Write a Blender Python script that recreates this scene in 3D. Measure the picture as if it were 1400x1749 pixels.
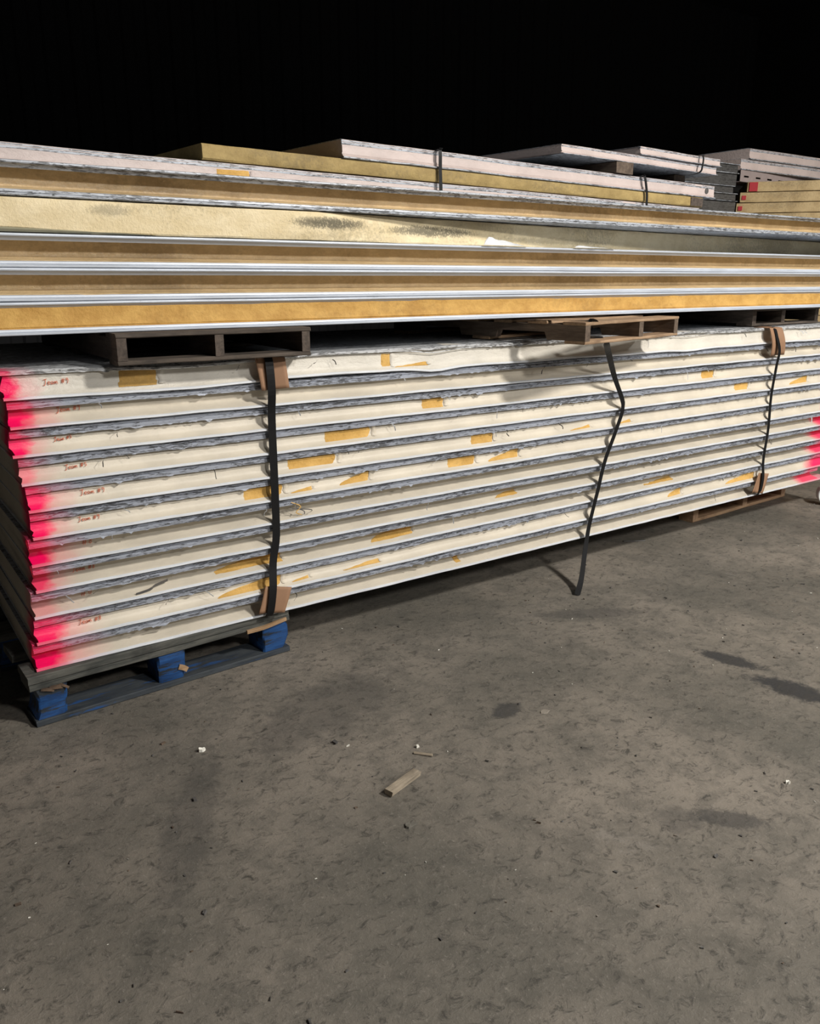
import bpy, math, random
from mathutils import Vector, Matrix, noise as mnoise

for o in list(bpy.data.objects):
    bpy.data.objects.remove(o, do_unlink=True)
scene = bpy.context.scene
C = scene.collection
random.seed(7)

# ------------------------------------------------------------------ camera
PITCH = math.radians(15.926)
HEAD = math.radians(55.242)          # heading measured from +X (along the stack) towards +Y
fh = Vector((math.cos(HEAD), math.sin(HEAD), 0)); rt = Vector((math.sin(HEAD), -math.cos(HEAD), 0))
F = fh * math.cos(PITCH) - Vector((0, 0, math.sin(PITCH)))
U = rt.cross(F)
cam_d = bpy.data.cameras.new('camera'); cam = bpy.data.objects.new('camera', cam_d); C.objects.link(cam)
cam.matrix_world = Matrix(((rt.x, U.x, -F.x, 0), (rt.y, U.y, -F.y, 0), (rt.z, U.z, -F.z, 1.30), (0, 0, 0, 1)))
cam_d.sensor_fit = 'HORIZONTAL'; cam_d.sensor_width = 36; cam_d.lens = 36.0
cam_d.clip_start = 0.02
scene.camera = cam

# ------------------------------------------------------------------ world, view
world = bpy.data.worlds.new('warehouse_air'); scene.world = world; world.use_nodes = True
world.node_tree.nodes['Background'].inputs[0].default_value = (0.85, 0.93, 1.0, 1)
world.node_tree.nodes['Background'].inputs[1].default_value = 0.09
vs = scene.view_settings
vs.view_transform = 'Standard'; vs.look = 'None'; vs.gamma = 1; vs.use_curve_mapping = False
vs.exposure = 0.0

# main hall lamp, then two fill lamps added to soften the shade (the fixtures themselves are built at the end, around these points)
LAMPS = [((3.9, -1.6, 4.30), 1150, 0.28, (1.0, 0.96, 0.90)),
         ((2.3, -4.5, 4.30), 760, 0.35, (1.0, 0.98, 0.95)),
         ((8.4, -4.5, 4.30), 600, 0.35, (1.0, 0.98, 0.95))]

# ------------------------------------------------------------------ node helpers
def mat(name):
    m = bpy.data.materials.new(name); m.use_nodes = True
    nt = m.node_tree
    return m, nt, nt.nodes['Principled BSDF']
def N(nt, t, **kw):
    n = nt.nodes.new(t)
    for k, v in kw.items():
        if k in n.inputs.keys(): n.inputs[k].default_value = v
        else: setattr(n, k, v)
    return n
def L(nt, a, b): nt.links.new(a, b)
def coords(nt, scale=(1, 1, 1), loc=(0, 0, 0), rot=(0, 0, 0)):
    t = N(nt, 'ShaderNodeTexCoord'); m = N(nt, 'ShaderNodeMapping')
    m.inputs['Scale'].default_value = scale; m.inputs['Location'].default_value = loc; m.inputs['Rotation'].default_value = rot
    L(nt, t.outputs['Object'], m.inputs['Vector']); return m.outputs['Vector']
def noise(nt, vec, scale, detail=6, rough=0.6, dist=0.0):
    n = N(nt, 'ShaderNodeTexNoise'); n.inputs['Scale'].default_value = scale; n.inputs['Detail'].default_value = detail
    n.inputs['Roughness'].default_value = rough; n.inputs['Distortion'].default_value = dist
    if vec is not None: L(nt, vec, n.inputs['Vector'])
    return n.outputs['Fac']
def maprange(nt, v, a, b, c=0, d=1, smooth=True):
    n = N(nt, 'ShaderNodeMapRange'); n.interpolation_type = 'SMOOTHSTEP' if smooth else 'LINEAR'
    for i, x in enumerate((a, b, c, d)): n.inputs[i + 1].default_value = x
    L(nt, v, n.inputs[0]); return n.outputs[0]
def math_(nt, op, a, b=None, clamp=False):
    n = N(nt, 'ShaderNodeMath'); n.operation = op; n.use_clamp = clamp
    for i, x in enumerate((a, b)):
        if x is None: continue
        if isinstance(x, (int, float)): n.inputs[i].default_value = x
        else: L(nt, x, n.inputs[i])
    return n.outputs[0]
def mix(nt, f, a, b):
    n = N(nt, 'ShaderNodeMix'); n.data_type = 'RGBA'
    for s, x in ((n.inputs[0], f), (n.inputs[6], a), (n.inputs[7], b)):
        if isinstance(x, (int, float)): s.default_value = x
        elif isinstance(x, tuple): s.default_value = (*x, 1) if len(x) == 3 else x
        else: L(nt, x, s)
    return n.outputs[2]
def bump(nt, b, h, strength=0.3, dist=0.01):
    n = N(nt, 'ShaderNodeBump'); n.inputs['Strength'].default_value = strength; n.inputs['Distance'].default_value = dist
    L(nt, h, n.inputs['Height']); L(nt, n.outputs[0], b.inputs['Normal'])
def sepx(nt):
    t = N(nt, 'ShaderNodeTexCoord'); s = N(nt, 'ShaderNodeSeparateXYZ'); L(nt, t.outputs['Object'], s.inputs[0]); return s.outputs

PINK = (1.0, 0.0, 0.115)
def pink_over(nt, col, length, wl, sl, wr, sr, seed):
    """spray paint on both ends of a panel (position along the panel + spray noise)"""
    s = sepx(nt)
    v = coords(nt, (1, 1, 1.6), (seed * 3.1, seed, 0))
    n1 = noise(nt, v, 22, 4, 0.6)
    xx = math_(nt, 'ADD', s[0], math_(nt, 'MULTIPLY', math_(nt, 'SUBTRACT', n1, 0.5), 0.07))
    zoff = math_(nt, 'MULTIPLY', math_(nt, 'ABSOLUTE', math_(nt, 'SUBTRACT', s[2], 0.034)), 0.55)
    xx2 = math_(nt, 'ADD', xx, zoff)
    core_ = maprange(nt, xx2, wl * 0.50, wl * 1.45, 1, 0)
    halo = math_(nt, 'MULTIPLY', maprange(nt, xx2, wl * 0.7, wl * 2.3, 1, 0), 0.34)
    deep = maprange(nt, math_(nt, 'ADD', s[1], math_(nt, 'MULTIPLY', n1, 0.10)), 0.10, 0.22, 1, 0)
    ml = math_(nt, 'MULTIPLY', math_(nt, 'MULTIPLY', math_(nt, 'MAXIMUM', core_, halo), sl), deep)
    if sr > 0:
        xr = math_(nt, 'SUBTRACT', xx, math_(nt, 'MULTIPLY', s[2], 0.9))
        mr = math_(nt, 'MULTIPLY', maprange(nt, xr, length - wr * 1.2, length - wr * 0.7, 0, 1), sr)
        ml = math_(nt, 'MAXIMUM', ml, mr)
    return mix(nt, ml, col, PINK)

def film_mat(name, seed, length=4.3, wl=0.0, sl=0.0, wr=0.0, sr=0.0, tint=(0.78, 0.725, 0.61), crinkle=0.4):
    m, nt, b = mat(name)
    v = coords(nt, (1, 1, 1), (seed * 7.3, 0, seed))
    n = noise(nt, v, 5, 5)
    a = tuple(x * 0.90 for x in tint); c2 = tuple(min(1, x * 1.05) for x in tint)
    col = mix(nt, maprange(nt, n, 0.35, 0.65), a, c2)
    v2 = coords(nt, (0.5, 1, 4), (seed * 2.3, 0, seed * 1.7))
    st = maprange(nt, noise(nt, v2, 9, 6, 0.7), 0.62, 0.78)
    col = mix(nt, math_(nt, 'MULTIPLY', st, 0.35), col, (0.52, 0.44, 0.31))
    # small scuffs
    v3 = coords(nt, (2.2, 1, 0.8), (seed * 5.1, 0, seed * 0.7))
    sc = maprange(nt, noise(nt, v3, 60, 3, 0.5, 0.6), 0.73, 0.80)
    col = mix(nt, math_(nt, 'MULTIPLY', sc, 0.5), col, (0.16, 0.14, 0.12))
    if sl or sr: col = pink_over(nt, col, length, wl, sl, wr, sr, seed)
    L(nt, col, b.inputs['Base Color']); b.inputs['Roughness'].default_value = 0.5
    vb = coords(nt, (0.6, 1, 1.3), (seed, 0, 0))
    bump(nt, b, noise(nt, vb, 45, 5, 0.65, 0.4), crinkle, 0.004)
    return m
def metal_mat(name, seed, dirty, length=4.3, wl=0.0, sl=0.0, wr=0.0, sr=0.0, col0=(0.56, 0.60, 0.67)):
    m, nt, b = mat(name)
    v = coords(nt, (0.35, 1, 3), (seed * 4.7, 0, seed))
    n = noise(nt, v, 14, 6, 0.65)
    col = mix(nt, maprange(nt, n, 0.3, 0.7), tuple(x * 0.8 for x in col0), col0)
    v2 = coords(nt, (0.5, 1, 3.0), (seed * 9.1, 0, seed * 3))
    g = noise(nt, v2, 62, 6, 0.72, 0.8)
    thr = 0.525 if dirty else 0.69
    patchy = noise(nt, coords(nt, (1, 1, 1), (seed, 0, 0)), 3.0, 2)
    g = math_(nt, 'ADD', g, math_(nt, 'MULTIPLY', math_(nt, 'SUBTRACT', patchy, 0.5), 0.28))
    gm = maprange(nt, g, thr - 0.04, thr + 0.05)
    col = mix(nt, math_(nt, 'MULTIPLY', gm, 0.8 if dirty else 0.6), col, (0.035, 0.033, 0.032))
    if sl or sr: col = pink_over(nt, col, length, wl, sl * 0.8, wr, sr * 0.6, seed)
    L(nt, col, b.inputs['Base Color'])
    b.inputs['Roughness'].default_value = 0.42; b.inputs['Metallic'].default_value = 0.1
    bump(nt, b, g, 0.2, 0.003)
    return m
def foam_mat(name, seed, c1, c2, dirt=0.25, dirtcol=(0.10, 0.085, 0.06), big=4.0, pores=90):
    m, nt, b = mat(name)
    v = coords(nt, (0.7, 1, 1), (seed * 3.3, seed, 0))
    n = noise(nt, v, 16, 6, 0.7)
    col = mix(nt, maprange(nt, n, 0.32, 0.68), c1, c2)
    d = noise(nt, coords(nt, (0.6, 1, 1.2), (seed * 1.9, 0, seed)), big, 3, 0.55)
    pr = noise(nt, coords(nt, (1, 1, 1), (0, seed, 0)), pores, 3, 0.7)
    dm = math_(nt, 'MULTIPLY', maprange(nt, math_(nt, 'ADD', math_(nt, 'MULTIPLY', d, 0.65), math_(nt, 'MULTIPLY', pr, 0.35)), 0.50, 0.64), dirt)
    col = mix(nt, dm, col, dirtcol)
    L(nt, col, b.inputs['Base Color']); b.inputs['Roughness'].default_value = 0.75
    bump(nt, b, math_(nt, 'ADD', n, pr), 0.45, 0.006)
    return m
def wood_mat(name, c1, c2, axis='x', rough=0.8, worn=None, wornamt=0.5):
    m, nt, b = mat(name)
    sc = {'x': (0.12, 1, 1), 'y': (1, 0.12, 1), 'z': (1, 1, 0.12)}[axis]
    n = noise(nt, coords(nt, sc), 55, 6, 0.7, 0.3)
    col = mix(nt, maprange(nt, n, 0.3, 0.7), c1, c2)
    k = noise(nt, coords(nt, (1, 1, 1), (3, 1, 2)), 7, 5, 0.6)
    col = mix(nt, math_(nt, 'MULTIPLY', maprange(nt, k, 0.5, 0.68), 0.5), col, tuple(x * 0.35 for x in c1))
    if worn:
        w = noise(nt, coords(nt, sc, (1, 7, 3)), 26, 6, 0.75)
        col = mix(nt, maprange(nt, w, wornamt, wornamt + 0.06), col, worn)
    L(nt, col, b.inputs['Base Color']); b.inputs['Roughness'].default_value = rough
    bump(nt, b, n, 0.5, 0.004)
    return m
def plain(name, c, rough=0.5, metal=0.0, var=0.15, scale=20, spec=0.5):
    m, nt, b = mat(name); b.inputs['Specular IOR Level'].default_value = spec
    n = noise(nt, coords(nt), scale, 4)
    L(nt, mix(nt, n, tuple(x * (1 - var) for x in c), tuple(min(1, x * (1 + var)) for x in c)), b.inputs['Base Color'])
    b.inputs['Roughness'].default_value = rough; b.inputs['Metallic'].default_value = metal
    return m

# ------------------------------------------------------------------ mesh helpers
class MB:
    def __init__(s): s.v = []; s.f = []
    def add(s, vs, fs):
        o = len(s.v); s.v += [tuple(p) for p in vs]; s.f += [tuple(i + o for i in f) for f in fs]; return s
    def box(s, x0, x1, y0, y1, z0, z1, M=None, jit=0.0):
        vs = [Vector((x, y, z)) for z in (z0, z1) for y in (y0, y1) for x in (x0, x1)]
        if jit: vs = [p + Vector([random.uniform(-jit, jit) for _ in range(3)]) for p in vs]
        if M: vs = [M @ p for p in vs]
        return s.add(vs, [(0, 2, 3, 1), (4, 5, 7, 6), (0, 1, 5, 4), (2, 6, 7, 3), (0, 4, 6, 2), (1, 3, 7, 5)])
    def sweep(s, prof, xs, off=None, caps=True):
        """closed (y,z) profile carried along x; off(x, j, y, z) -> (dx, dy, dz). profile ordered clockwise seen from +x"""
        n = len(prof); vs = []
        for x in xs:
            for j, (y, z) in enumerate(prof):
                d = off(x, j, y, z) if off else (0, 0, 0)
                vs.append((x + d[0], y + d[1], z + d[2]))
        fs = []
        for i in range(len(xs) - 1):
            for j in range(n):
                a = i * n + j; b2 = i * n + (j + 1) % n
                fs.append((a, b2, b2 + n, a + n))
        if caps:
            fs.append(tuple(range(n))[::-1]); fs.append(tuple((len(xs) - 1) * n + k for k in range(n)))
        return s.add(vs, fs)
    def ribbon(s, pts, w, t, wdir=Vector((1, 0, 0)), sub=6):
        P = catmull(pts, sub) if sub > 1 else [Vector(p) for p in pts]
        vs = []
        for i, p in enumerate(P):
            tg = (P[min(i + 1, len(P) - 1)] - P[max(i - 1, 0)]).normalized()
            wd = wdir(i / (len(P) - 1)) if callable(wdir) else wdir
            wd = (wd - tg * wd.dot(tg)).normalized(); nn = tg.cross(wd)
            for a, b2 in ((-1, -1), (1, -1), (1, 1), (-1, 1)):
                vs.append(p + wd * (a * w / 2) + nn * (b2 * t / 2))
        fs = []
        for i in range(len(P) - 1):
            for j in range(4):
                a = i * 4 + j; b2 = i * 4 + (j + 1) % 4
                fs.append((a, b2, b2 + 4, a + 4))
        fs.append((3, 2, 1, 0)); k = (len(P) - 1) * 4; fs.append((k, k + 1, k + 2, k + 3))
        return s.add(vs, fs)
    def build(s, name, m, parent=None, smooth=False, loc=None, fixn=True):
        me = bpy.data.meshes.new(name); me.from_pydata(s.v, [], s.f); me.materials.append(m)
        if fixn:
            import bmesh
            bm = bmesh.new(); bm.from_mesh(me); bmesh.ops.recalc_face_normals(bm, faces=bm.faces); bm.to_mesh(me); bm.free()
        if smooth:
            me.polygons.foreach_set('use_smooth', [True] * len(me.polygons))
            me.set_sharp_from_angle(angle=math.radians(38))
        o = bpy.data.objects.new(name, me); C.objects.link(o)
        if parent: o.parent = parent
        if loc: o.location = loc
        return o
def catmull(pts, sub):
    P = [Vector(p) for p in pts]; out = []
    for i in range(len(P) - 1):
        p0 = P[max(i - 1, 0)]; p1 = P[i]; p2 = P[i + 1]; p3 = P[min(i + 2, len(P) - 1)]
        for k in range(sub):
            t = k / sub
            out.append(0.5 * ((2 * p1) + (p2 - p0) * t + (2 * p0 - 5 * p1 + 4 * p2 - p3) * t * t + (3 * p1 - p0 - 3 * p2 + p3) * t ** 3))
    out.append(P[-1]); return out
def empty(name, label, cat, loc=(0, 0, 0), rotz=0.0, group=None):
    o = bpy.data.objects.new(name, None); C.objects.link(o); o.location = loc; o.rotation_euler = (0, 0, rotz)
    o.empty_display_size = 0.1
    o['label'] = label; o['category'] = cat
    if group: o['group'] = group
    return o
def tag(o, label, cat=None, group=None, kind=None):
    o['label'] = label
    if cat: o['category'] = cat
    if group: o['group'] = group
    if kind: o['kind'] = kind
    return o
def nz(x, seed, sc=1.0): return mnoise.noise(Vector((x * sc, seed * 13.7, seed * 5.1)))
def frange(a, b, st):
    n = max(1, int(round((b - a) / st))); return [a + (b - a) * i / n for i in range(n + 1)]

# ------------------------------------------------------------------ structure
m, nt, b = mat('concrete_floor')
v = coords(nt)
n1 = noise(nt, v, 1.3, 8, 0.62); n2 = noise(nt, v, 9, 8, 0.7, 0.4); n3 = noise(nt, coords(nt, (1.5, 1, 1)), 70, 6, 0.8); n4 = noise(nt, coords(nt, (1, 1.4, 1), (2, 5, 0)), 28, 8, 0.8, 0.8)
col = mix(nt, maprange(nt, n1, 0.3, 0.7), (0.135, 0.124, 0.102), (0.290, 0.252, 0.207))
col = mix(nt, math_(nt, 'MULTIPLY', maprange(nt, n2, 0.42, 0.66), 0.5), col, (0.082, 0.076, 0.063))
col = mix(nt, math_(nt, 'MULTIPLY', maprange(nt, n3, 0.54, 0.70), 0.75), col, (0.31, 0.28, 0.24))
col = mix(nt, math_(nt, 'MULTIPLY', maprange(nt, noise(nt, coords(nt, (1, 1, 1), (4, 4, 0)), 3.5, 9, 0.75, 1.2), 0.60, 0.70), 0.35), col, (0.31, 0.28, 0.245))
# dark rubber / oil stains with outlines of their own: centre, half sizes, angle, strength
for (sx, sy, ra, rb, an, st) in ((2.44, 1.535, 0.12, 0.040, -72, 0.85), (2.42, 1.27, 0.15, 0.055, -75, 0.9), (1.555, 1.712, 0.055, 0.04, 10, 0.7),
                             (1.66, 0.99, 0.09, 0.035, -50, 0.6), (1.55, 1.06, 0.06, 0.05, 0, 0.35), (2.35, 2.1, 0.22, 0.05, -30, 0.4), (0.55, 1.75, 0.3, 0.06, 60, 0.3), (1.1, 2.05, 0.3, 0.14, 20, 0.3)):
    a = math.radians(an)
    t = N(nt, 'ShaderNodeTexCoord'); mp = N(nt, 'ShaderNodeMapping'); mp.vector_type = 'TEXTURE'
    mp.inputs['Location'].default_value = (sx, sy, 0); mp.inputs['Rotation'].default_value = (0, 0, a); mp.inputs['Scale'].default_value = (ra, rb, 1)
    L(nt, t.outputs['Object'], mp.inputs['Vector'])
    ln = N(nt, 'ShaderNodeVectorMath'); ln.operation = 'LENGTH'; L(nt, mp.outputs[0], ln.inputs[0])
    dd = math_(nt, 'ADD', ln.outputs['Value'], math_(nt, 'MULTIPLY', math_(nt, 'SUBTRACT', noise(nt, v, 20, 8, 0.8), 0.5), 2.4))
    col = mix(nt, math_(nt, 'MULTIPLY', maprange(nt, dd, 0.7, 1.25, 1, 0), st), col, (0.026, 0.027, 0.030))
col = mix(nt, math_(nt, 'MULTIPLY', maprange(nt, n4, 0.50, 0.66), 0.9), col, (0.055, 0.050, 0.042))
L(nt, col, b.inputs['Base Color'])
L(nt, maprange(nt, n2, 0.3, 0.7, 0.5, 0.8), b.inputs['Roughness'])
bump(nt, b, math_(nt, 'ADD', n4, n3), 0.5, 0.006)
floor = MB().box(-6, 16, -9, 11, -0.12, 0).build('floor', m); tag(floor, 'worn dark concrete warehouse floor with stains', kind='structure')

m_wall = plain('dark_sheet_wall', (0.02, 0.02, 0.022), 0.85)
prof = MB()
xs = []
x = -6.0; k = 0
pts = []
while x < 16:
    pts += [(x, 0), (x + 0.12, 0), (x + 0.15, 0.03), (x + 0.27, 0.03)]; x += 0.30
vsx = [(px, 11 - py, 0) for px, py in pts] + [(px, 11 - py, 6.2) for px, py in pts]
n = len(pts)
prof.add(vsx, [(i, i + 1, i + 1 + n, i + n) for i in range(n - 1)])
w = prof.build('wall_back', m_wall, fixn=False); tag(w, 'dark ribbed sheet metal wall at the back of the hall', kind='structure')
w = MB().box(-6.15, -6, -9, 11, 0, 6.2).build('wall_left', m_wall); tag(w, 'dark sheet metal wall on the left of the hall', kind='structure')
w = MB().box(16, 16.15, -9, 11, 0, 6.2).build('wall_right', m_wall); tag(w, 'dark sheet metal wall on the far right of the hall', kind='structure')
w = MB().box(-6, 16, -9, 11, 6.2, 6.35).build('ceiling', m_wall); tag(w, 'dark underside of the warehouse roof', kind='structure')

# ------------------------------------------------------------------ shared materials
M_gold = foam_mat('bare_gold_foam', 1, (0.58, 0.33, 0.075), (0.74, 0.45, 0.13), 0.15)
M_orange = foam_mat('orange_foam_edge', 2, (0.50, 0.27, 0.060), (0.66, 0.39, 0.105), 0.25, (0.16, 0.09, 0.03), pores=60)
M_groove = foam_mat('sealed_brownish_foam_groove', 8, (0.62, 0.45, 0.245), (0.78, 0.59, 0.34), 0.3, (0.2, 0.12, 0.05), pores=60)
M_groove.node_tree.nodes['Principled BSDF'].inputs['Roughness'].default_value = 0.42
M_bareyellow = foam_mat('weathered_yellow_foam', 3, (0.76, 0.62, 0.37), (0.88, 0.745, 0.49), 0.45, (0.26, 0.21, 0.12), 2.6)
nt = M_bareyellow.node_tree; b = nt.nodes['Principled BSDF']; old = b.inputs['Base Color'].links[0].from_socket
for (cx_, cz_, rx_, rz_, st) in ((2.05, 0.055, 0.22, 0.030, 0.95), (2.50, 0.045, 0.32, 0.030, 0.9), (1.35, 0.065, 0.10, 0.025, 0.45), (3.2, 0.03, 0.5, 0.02, 0.35)):
    t = N(nt, 'ShaderNodeTexCoord'); mp = N(nt, 'ShaderNodeMapping'); mp.vector_type = 'TEXTURE'
    mp.inputs['Location'].default_value = (cx_, 0, cz_); mp.inputs['Scale'].default_value = (rx_, 100, rz_)
    L(nt, t.outputs['Object'], mp.inputs['Vector']); ln = N(nt, 'ShaderNodeVectorMath'); ln.operation = 'LENGTH'; L(nt, mp.outputs[0], ln.inputs[0])
    near = maprange(nt, ln.outputs['Value'], 0.2, 1.3, 1, 0)
    sp_ = noise(nt, coords(nt), 150, 3, 0.7); bl2 = noise(nt, coords(nt), 22, 3, 0.6)
    mm = maprange(nt, math_(nt, 'ADD', math_(nt, 'ADD', math_(nt, 'MULTIPLY', near, 0.35), math_(nt, 'MULTIPLY', sp_, 0.6)), math_(nt, 'MULTIPLY', bl2, 0.25)), 0.58, 0.76)
    old = mix(nt, math_(nt, 'MULTIPLY', math_(nt, 'MULTIPLY', mm, near), st), old, (0.13, 0.115, 0.075))
L(nt, old, b.inputs['Base Color'])
M_olive = foam_mat('dusty_gold_foam', 4, (0.30, 0.21, 0.075), (0.43, 0.31, 0.12), 0.35)
M_slab = foam_mat('tan_foam_slab', 5, (0.42, 0.30, 0.145), (0.56, 0.42, 0.22), 0.4)
M_scrapw = plain('white_torn_film', (0.74, 0.76, 0.78), 0.45, 0, 0.12, 50)
M_scrapd = plain('dark_torn_film', (0.09, 0.085, 0.08), 0.5, 0, 0.4, 50)
M_red = plain('red_marker_ink', (0.66, 0.16, 0.08), 0.7)
M_strap = plain('black_strap_plastic', (0.007, 0.007, 0.0075), 0.5, 0, 0.3, 60, 0.25)
M_card = plain('brown_cardboard', (0.33, 0.185, 0.105), 0.75, 0, 0.12, 30)
M_blue = wood_mat('blue_painted_block', (0.006, 0.036, 0.125), (0.014, 0.085, 0.27), 'x', 0.6, (0.02, 0.026, 0.033), 0.50)
M_deckg = wood_mat('grey_green_weathered_board', (0.040, 0.043, 0.039), (0.125, 0.122, 0.105), 'x', 0.85, (0.25, 0.165, 0.095), 0.625)
M_deckb = wood_mat('blue_grey_weathered_board', (0.022, 0.030, 0.042), (0.055, 0.062, 0.066), 'x', 0.8, (0.014, 0.065, 0.20), 0.55)
M_wdark = wood_mat('dark_brown_pallet_wood_along', (0.045, 0.034, 0.026), (0.11, 0.085, 0.065), 'x')
M_wdarky = wood_mat('dark_brown_pallet_wood_across', (0.045, 0.034, 0.026), (0.12, 0.09, 0.07), 'y')
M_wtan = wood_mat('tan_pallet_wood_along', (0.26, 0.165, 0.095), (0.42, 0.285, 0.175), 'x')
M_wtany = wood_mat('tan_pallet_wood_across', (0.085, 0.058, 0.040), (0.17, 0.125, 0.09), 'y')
M_wlight = wood_mat('light_brown_pallet_wood_along', (0.36, 0.22, 0.125), (0.52, 0.34, 0.20), 'x')
M_wlighty = wood_mat('light_brown_pallet_wood_across', (0.34, 0.21, 0.125), (0.5, 0.32, 0.20), 'y')
M_splint = wood_mat('dark_split_wood', (0.07, 0.045, 0.03), (0.20, 0.125, 0.075), 'x')
M_rawwood = wood_mat('split_raw_wood', (0.30, 0.18, 0.09), (0.5, 0.33, 0.19), 'x')

# ------------------------------------------------------------------ insulated panels, lower stack type
W = 1.07
def lower_panel(name, label, cat_group, x0, x1, y0, z0, h, r, seed, film, topm, botm, wav=0.0015, sag=None, root=None, xbot=None, lipext=0.0, fringe=None, thinlip=False):
    """children: foam_core (film covered edge), top_skin, bottom_skin. local origin: left end, lip plane, underside"""
    root = root or empty(name, label, 'panel', (x0, y0, z0), 0, cat_group)
    Ln = x1 - x0; k = h / 0.0808
    xs = frange(0, Ln, 0.045)
    def off(x, j, y, z):
        if y > 0.025: return (0, 0, 0)
        e = wav
        dz = e * nz(x, seed, 2.2) + e * 0.5 * nz(x, seed + 3, 9)
        if sag: dz += sag(x, z / h)
        return (0, e * 1.4 * nz(x, seed + 9, 5), dz if 0.2 < 1 else 0)
    core = [(0.008, 0.004 * k), (0.0065, 0.0086 * k), (0.013, 0.0125 * k), (r * 0.8, 0.0205 * k), (r, 0.028 * k), (r, 0.062 * k), (r, 0.0775 * k), (W - 0.02, 0.0775 * k), (W - 0.02, 0.004 * k)]
    jl = [0.010 * nz(j * 0.9, seed + 2, 1.0) for j in range(len(core))]
    def offc(x, j, y, z):
        d = off(x, j, 0, z) if y < 0.2 else (0, 0, 0); e = jl[j] if x == 0 else 0
        return (e + 0.003, d[1] * 0.6, d[2])
    MB().sweep(core, xs, offc).build('foam_core', film, root, True)
    bot = [(W, 0.0004), (0.03, 0.0004), (0.0012, 0.0004), (-0.0004, 0.002 * k), (0.0, 0.0058 * k), (0.0025, 0.0072 * k), (0.0075, 0.0088 * k), (0.0095, 0.0078 * k), (0.009, 0.0065 * k), (0.0048, 0.0045 * k), (0.0048, 0.003 * k), (0.03, 0.003 * k), (W, 0.003 * k)]
    xb = frange(0, Ln + lipext, 0.045)
    MB().sweep(bot, xb, lambda x, j, y, z: (0, off(x, j, y, z)[1], off(x, j, y, z)[2] + 0.0012 * nz(x, seed + 5, 14) * (1 if y < 0.025 else 0))).build('bottom_skin', botm, root, True)
    ty = 0.0135
    top = [(W, 0.0803 * k), (0.03, 0.0803 * k), (ty + 0.011, 0.0800 * k), (ty + 0.0035, 0.0780 * k), (ty, 0.0745 * k), (ty, 0.0700 * k), (ty + 0.003, 0.0688 * k), (ty - 0.0005, 0.0672 * k), (ty - 0.0005, 0.0590 * k), (ty + 0.0025, 0.0555 * k), (ty + 0.007, 0.0557 * k), (ty + 0.0072, 0.0590 * k), (ty + 0.0045, 0.0615 * k), (ty + 0.004, 0.0735 * k), (ty + 0.012, 0.0772 * k), (0.03, 0.0775 * k), (W, 0.0775 * k)]
    if thinlip:
        top = [(W, 0.0803 * k), (0.03, 0.0803 * k), (ty + 0.006, 0.0803 * k), (ty + 0.001, 0.0795 * k), (ty - 0.001, 0.0775 * k), (ty - 0.001, 0.0725 * k), (ty + 0.002, 0.0695 * k), (ty + 0.008, 0.0685 * k), (ty + 0.008, 0.0705 * k), (ty + 0.004, 0.0725 * k), (ty + 0.004, 0.0772 * k), (0.03, 0.0775 * k), (W, 0.0775 * k)]
    MB().sweep(top, xs, lambda x, j, y, z: (0, off(x, j, y, z)[1], off(x, j, y, z)[2] - (0.0016 * max(0, nz(x, seed + 6, 16)) if y < 0.025 and z < 0.07 * k else 0))).build('top_skin', topm, root, True)
    if fringe:
        vs = []; fs = []; x = 0.0; q = 0
        while x < Ln - 0.01:
            a = max(0.0, nz(x, seed + 31, 2.5) + 0.35) * max(0.0, nz(x, seed + 33, 60) - 0.12) * 0.018
            z1 = (0.0720 if thinlip else 0.0585) * k; z0_ = (0.0690 if thinlip else 0.0560) * k - a * (0.7 if thinlip else 1)
            d = off(x, 0, 0, 0)
            vs += [(x, ty - 0.0022 + d[1], z1 + d[2]), (x + 0.003 * nz(x, seed + 35, 30), ty - 0.0025 - a * 0.3 + d[1], z0_ + d[2])]
            if q: fs.append((2 * q - 2, 2 * q - 1, 2 * q + 1, 2 * q))
            x += 0.0065; q += 1
        MB().add(vs, fs).build('film_fringe', fringe, root, False, fixn=False)
    return root
def foam_y(z, r, k=1.0):
    z /= k
    pts = [(0.0065, 0.0086), (0.013, 0.0125), (r * 0.8, 0.0205), (r, 0.028), (r, 0.0775)]
    for (y0, z0), (y1, z1) in zip(pts, pts[1:]):
        if z <= z1: return y0 + (y1 - y0) * (z - z0) / (z1 - z0)
    return r
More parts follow.
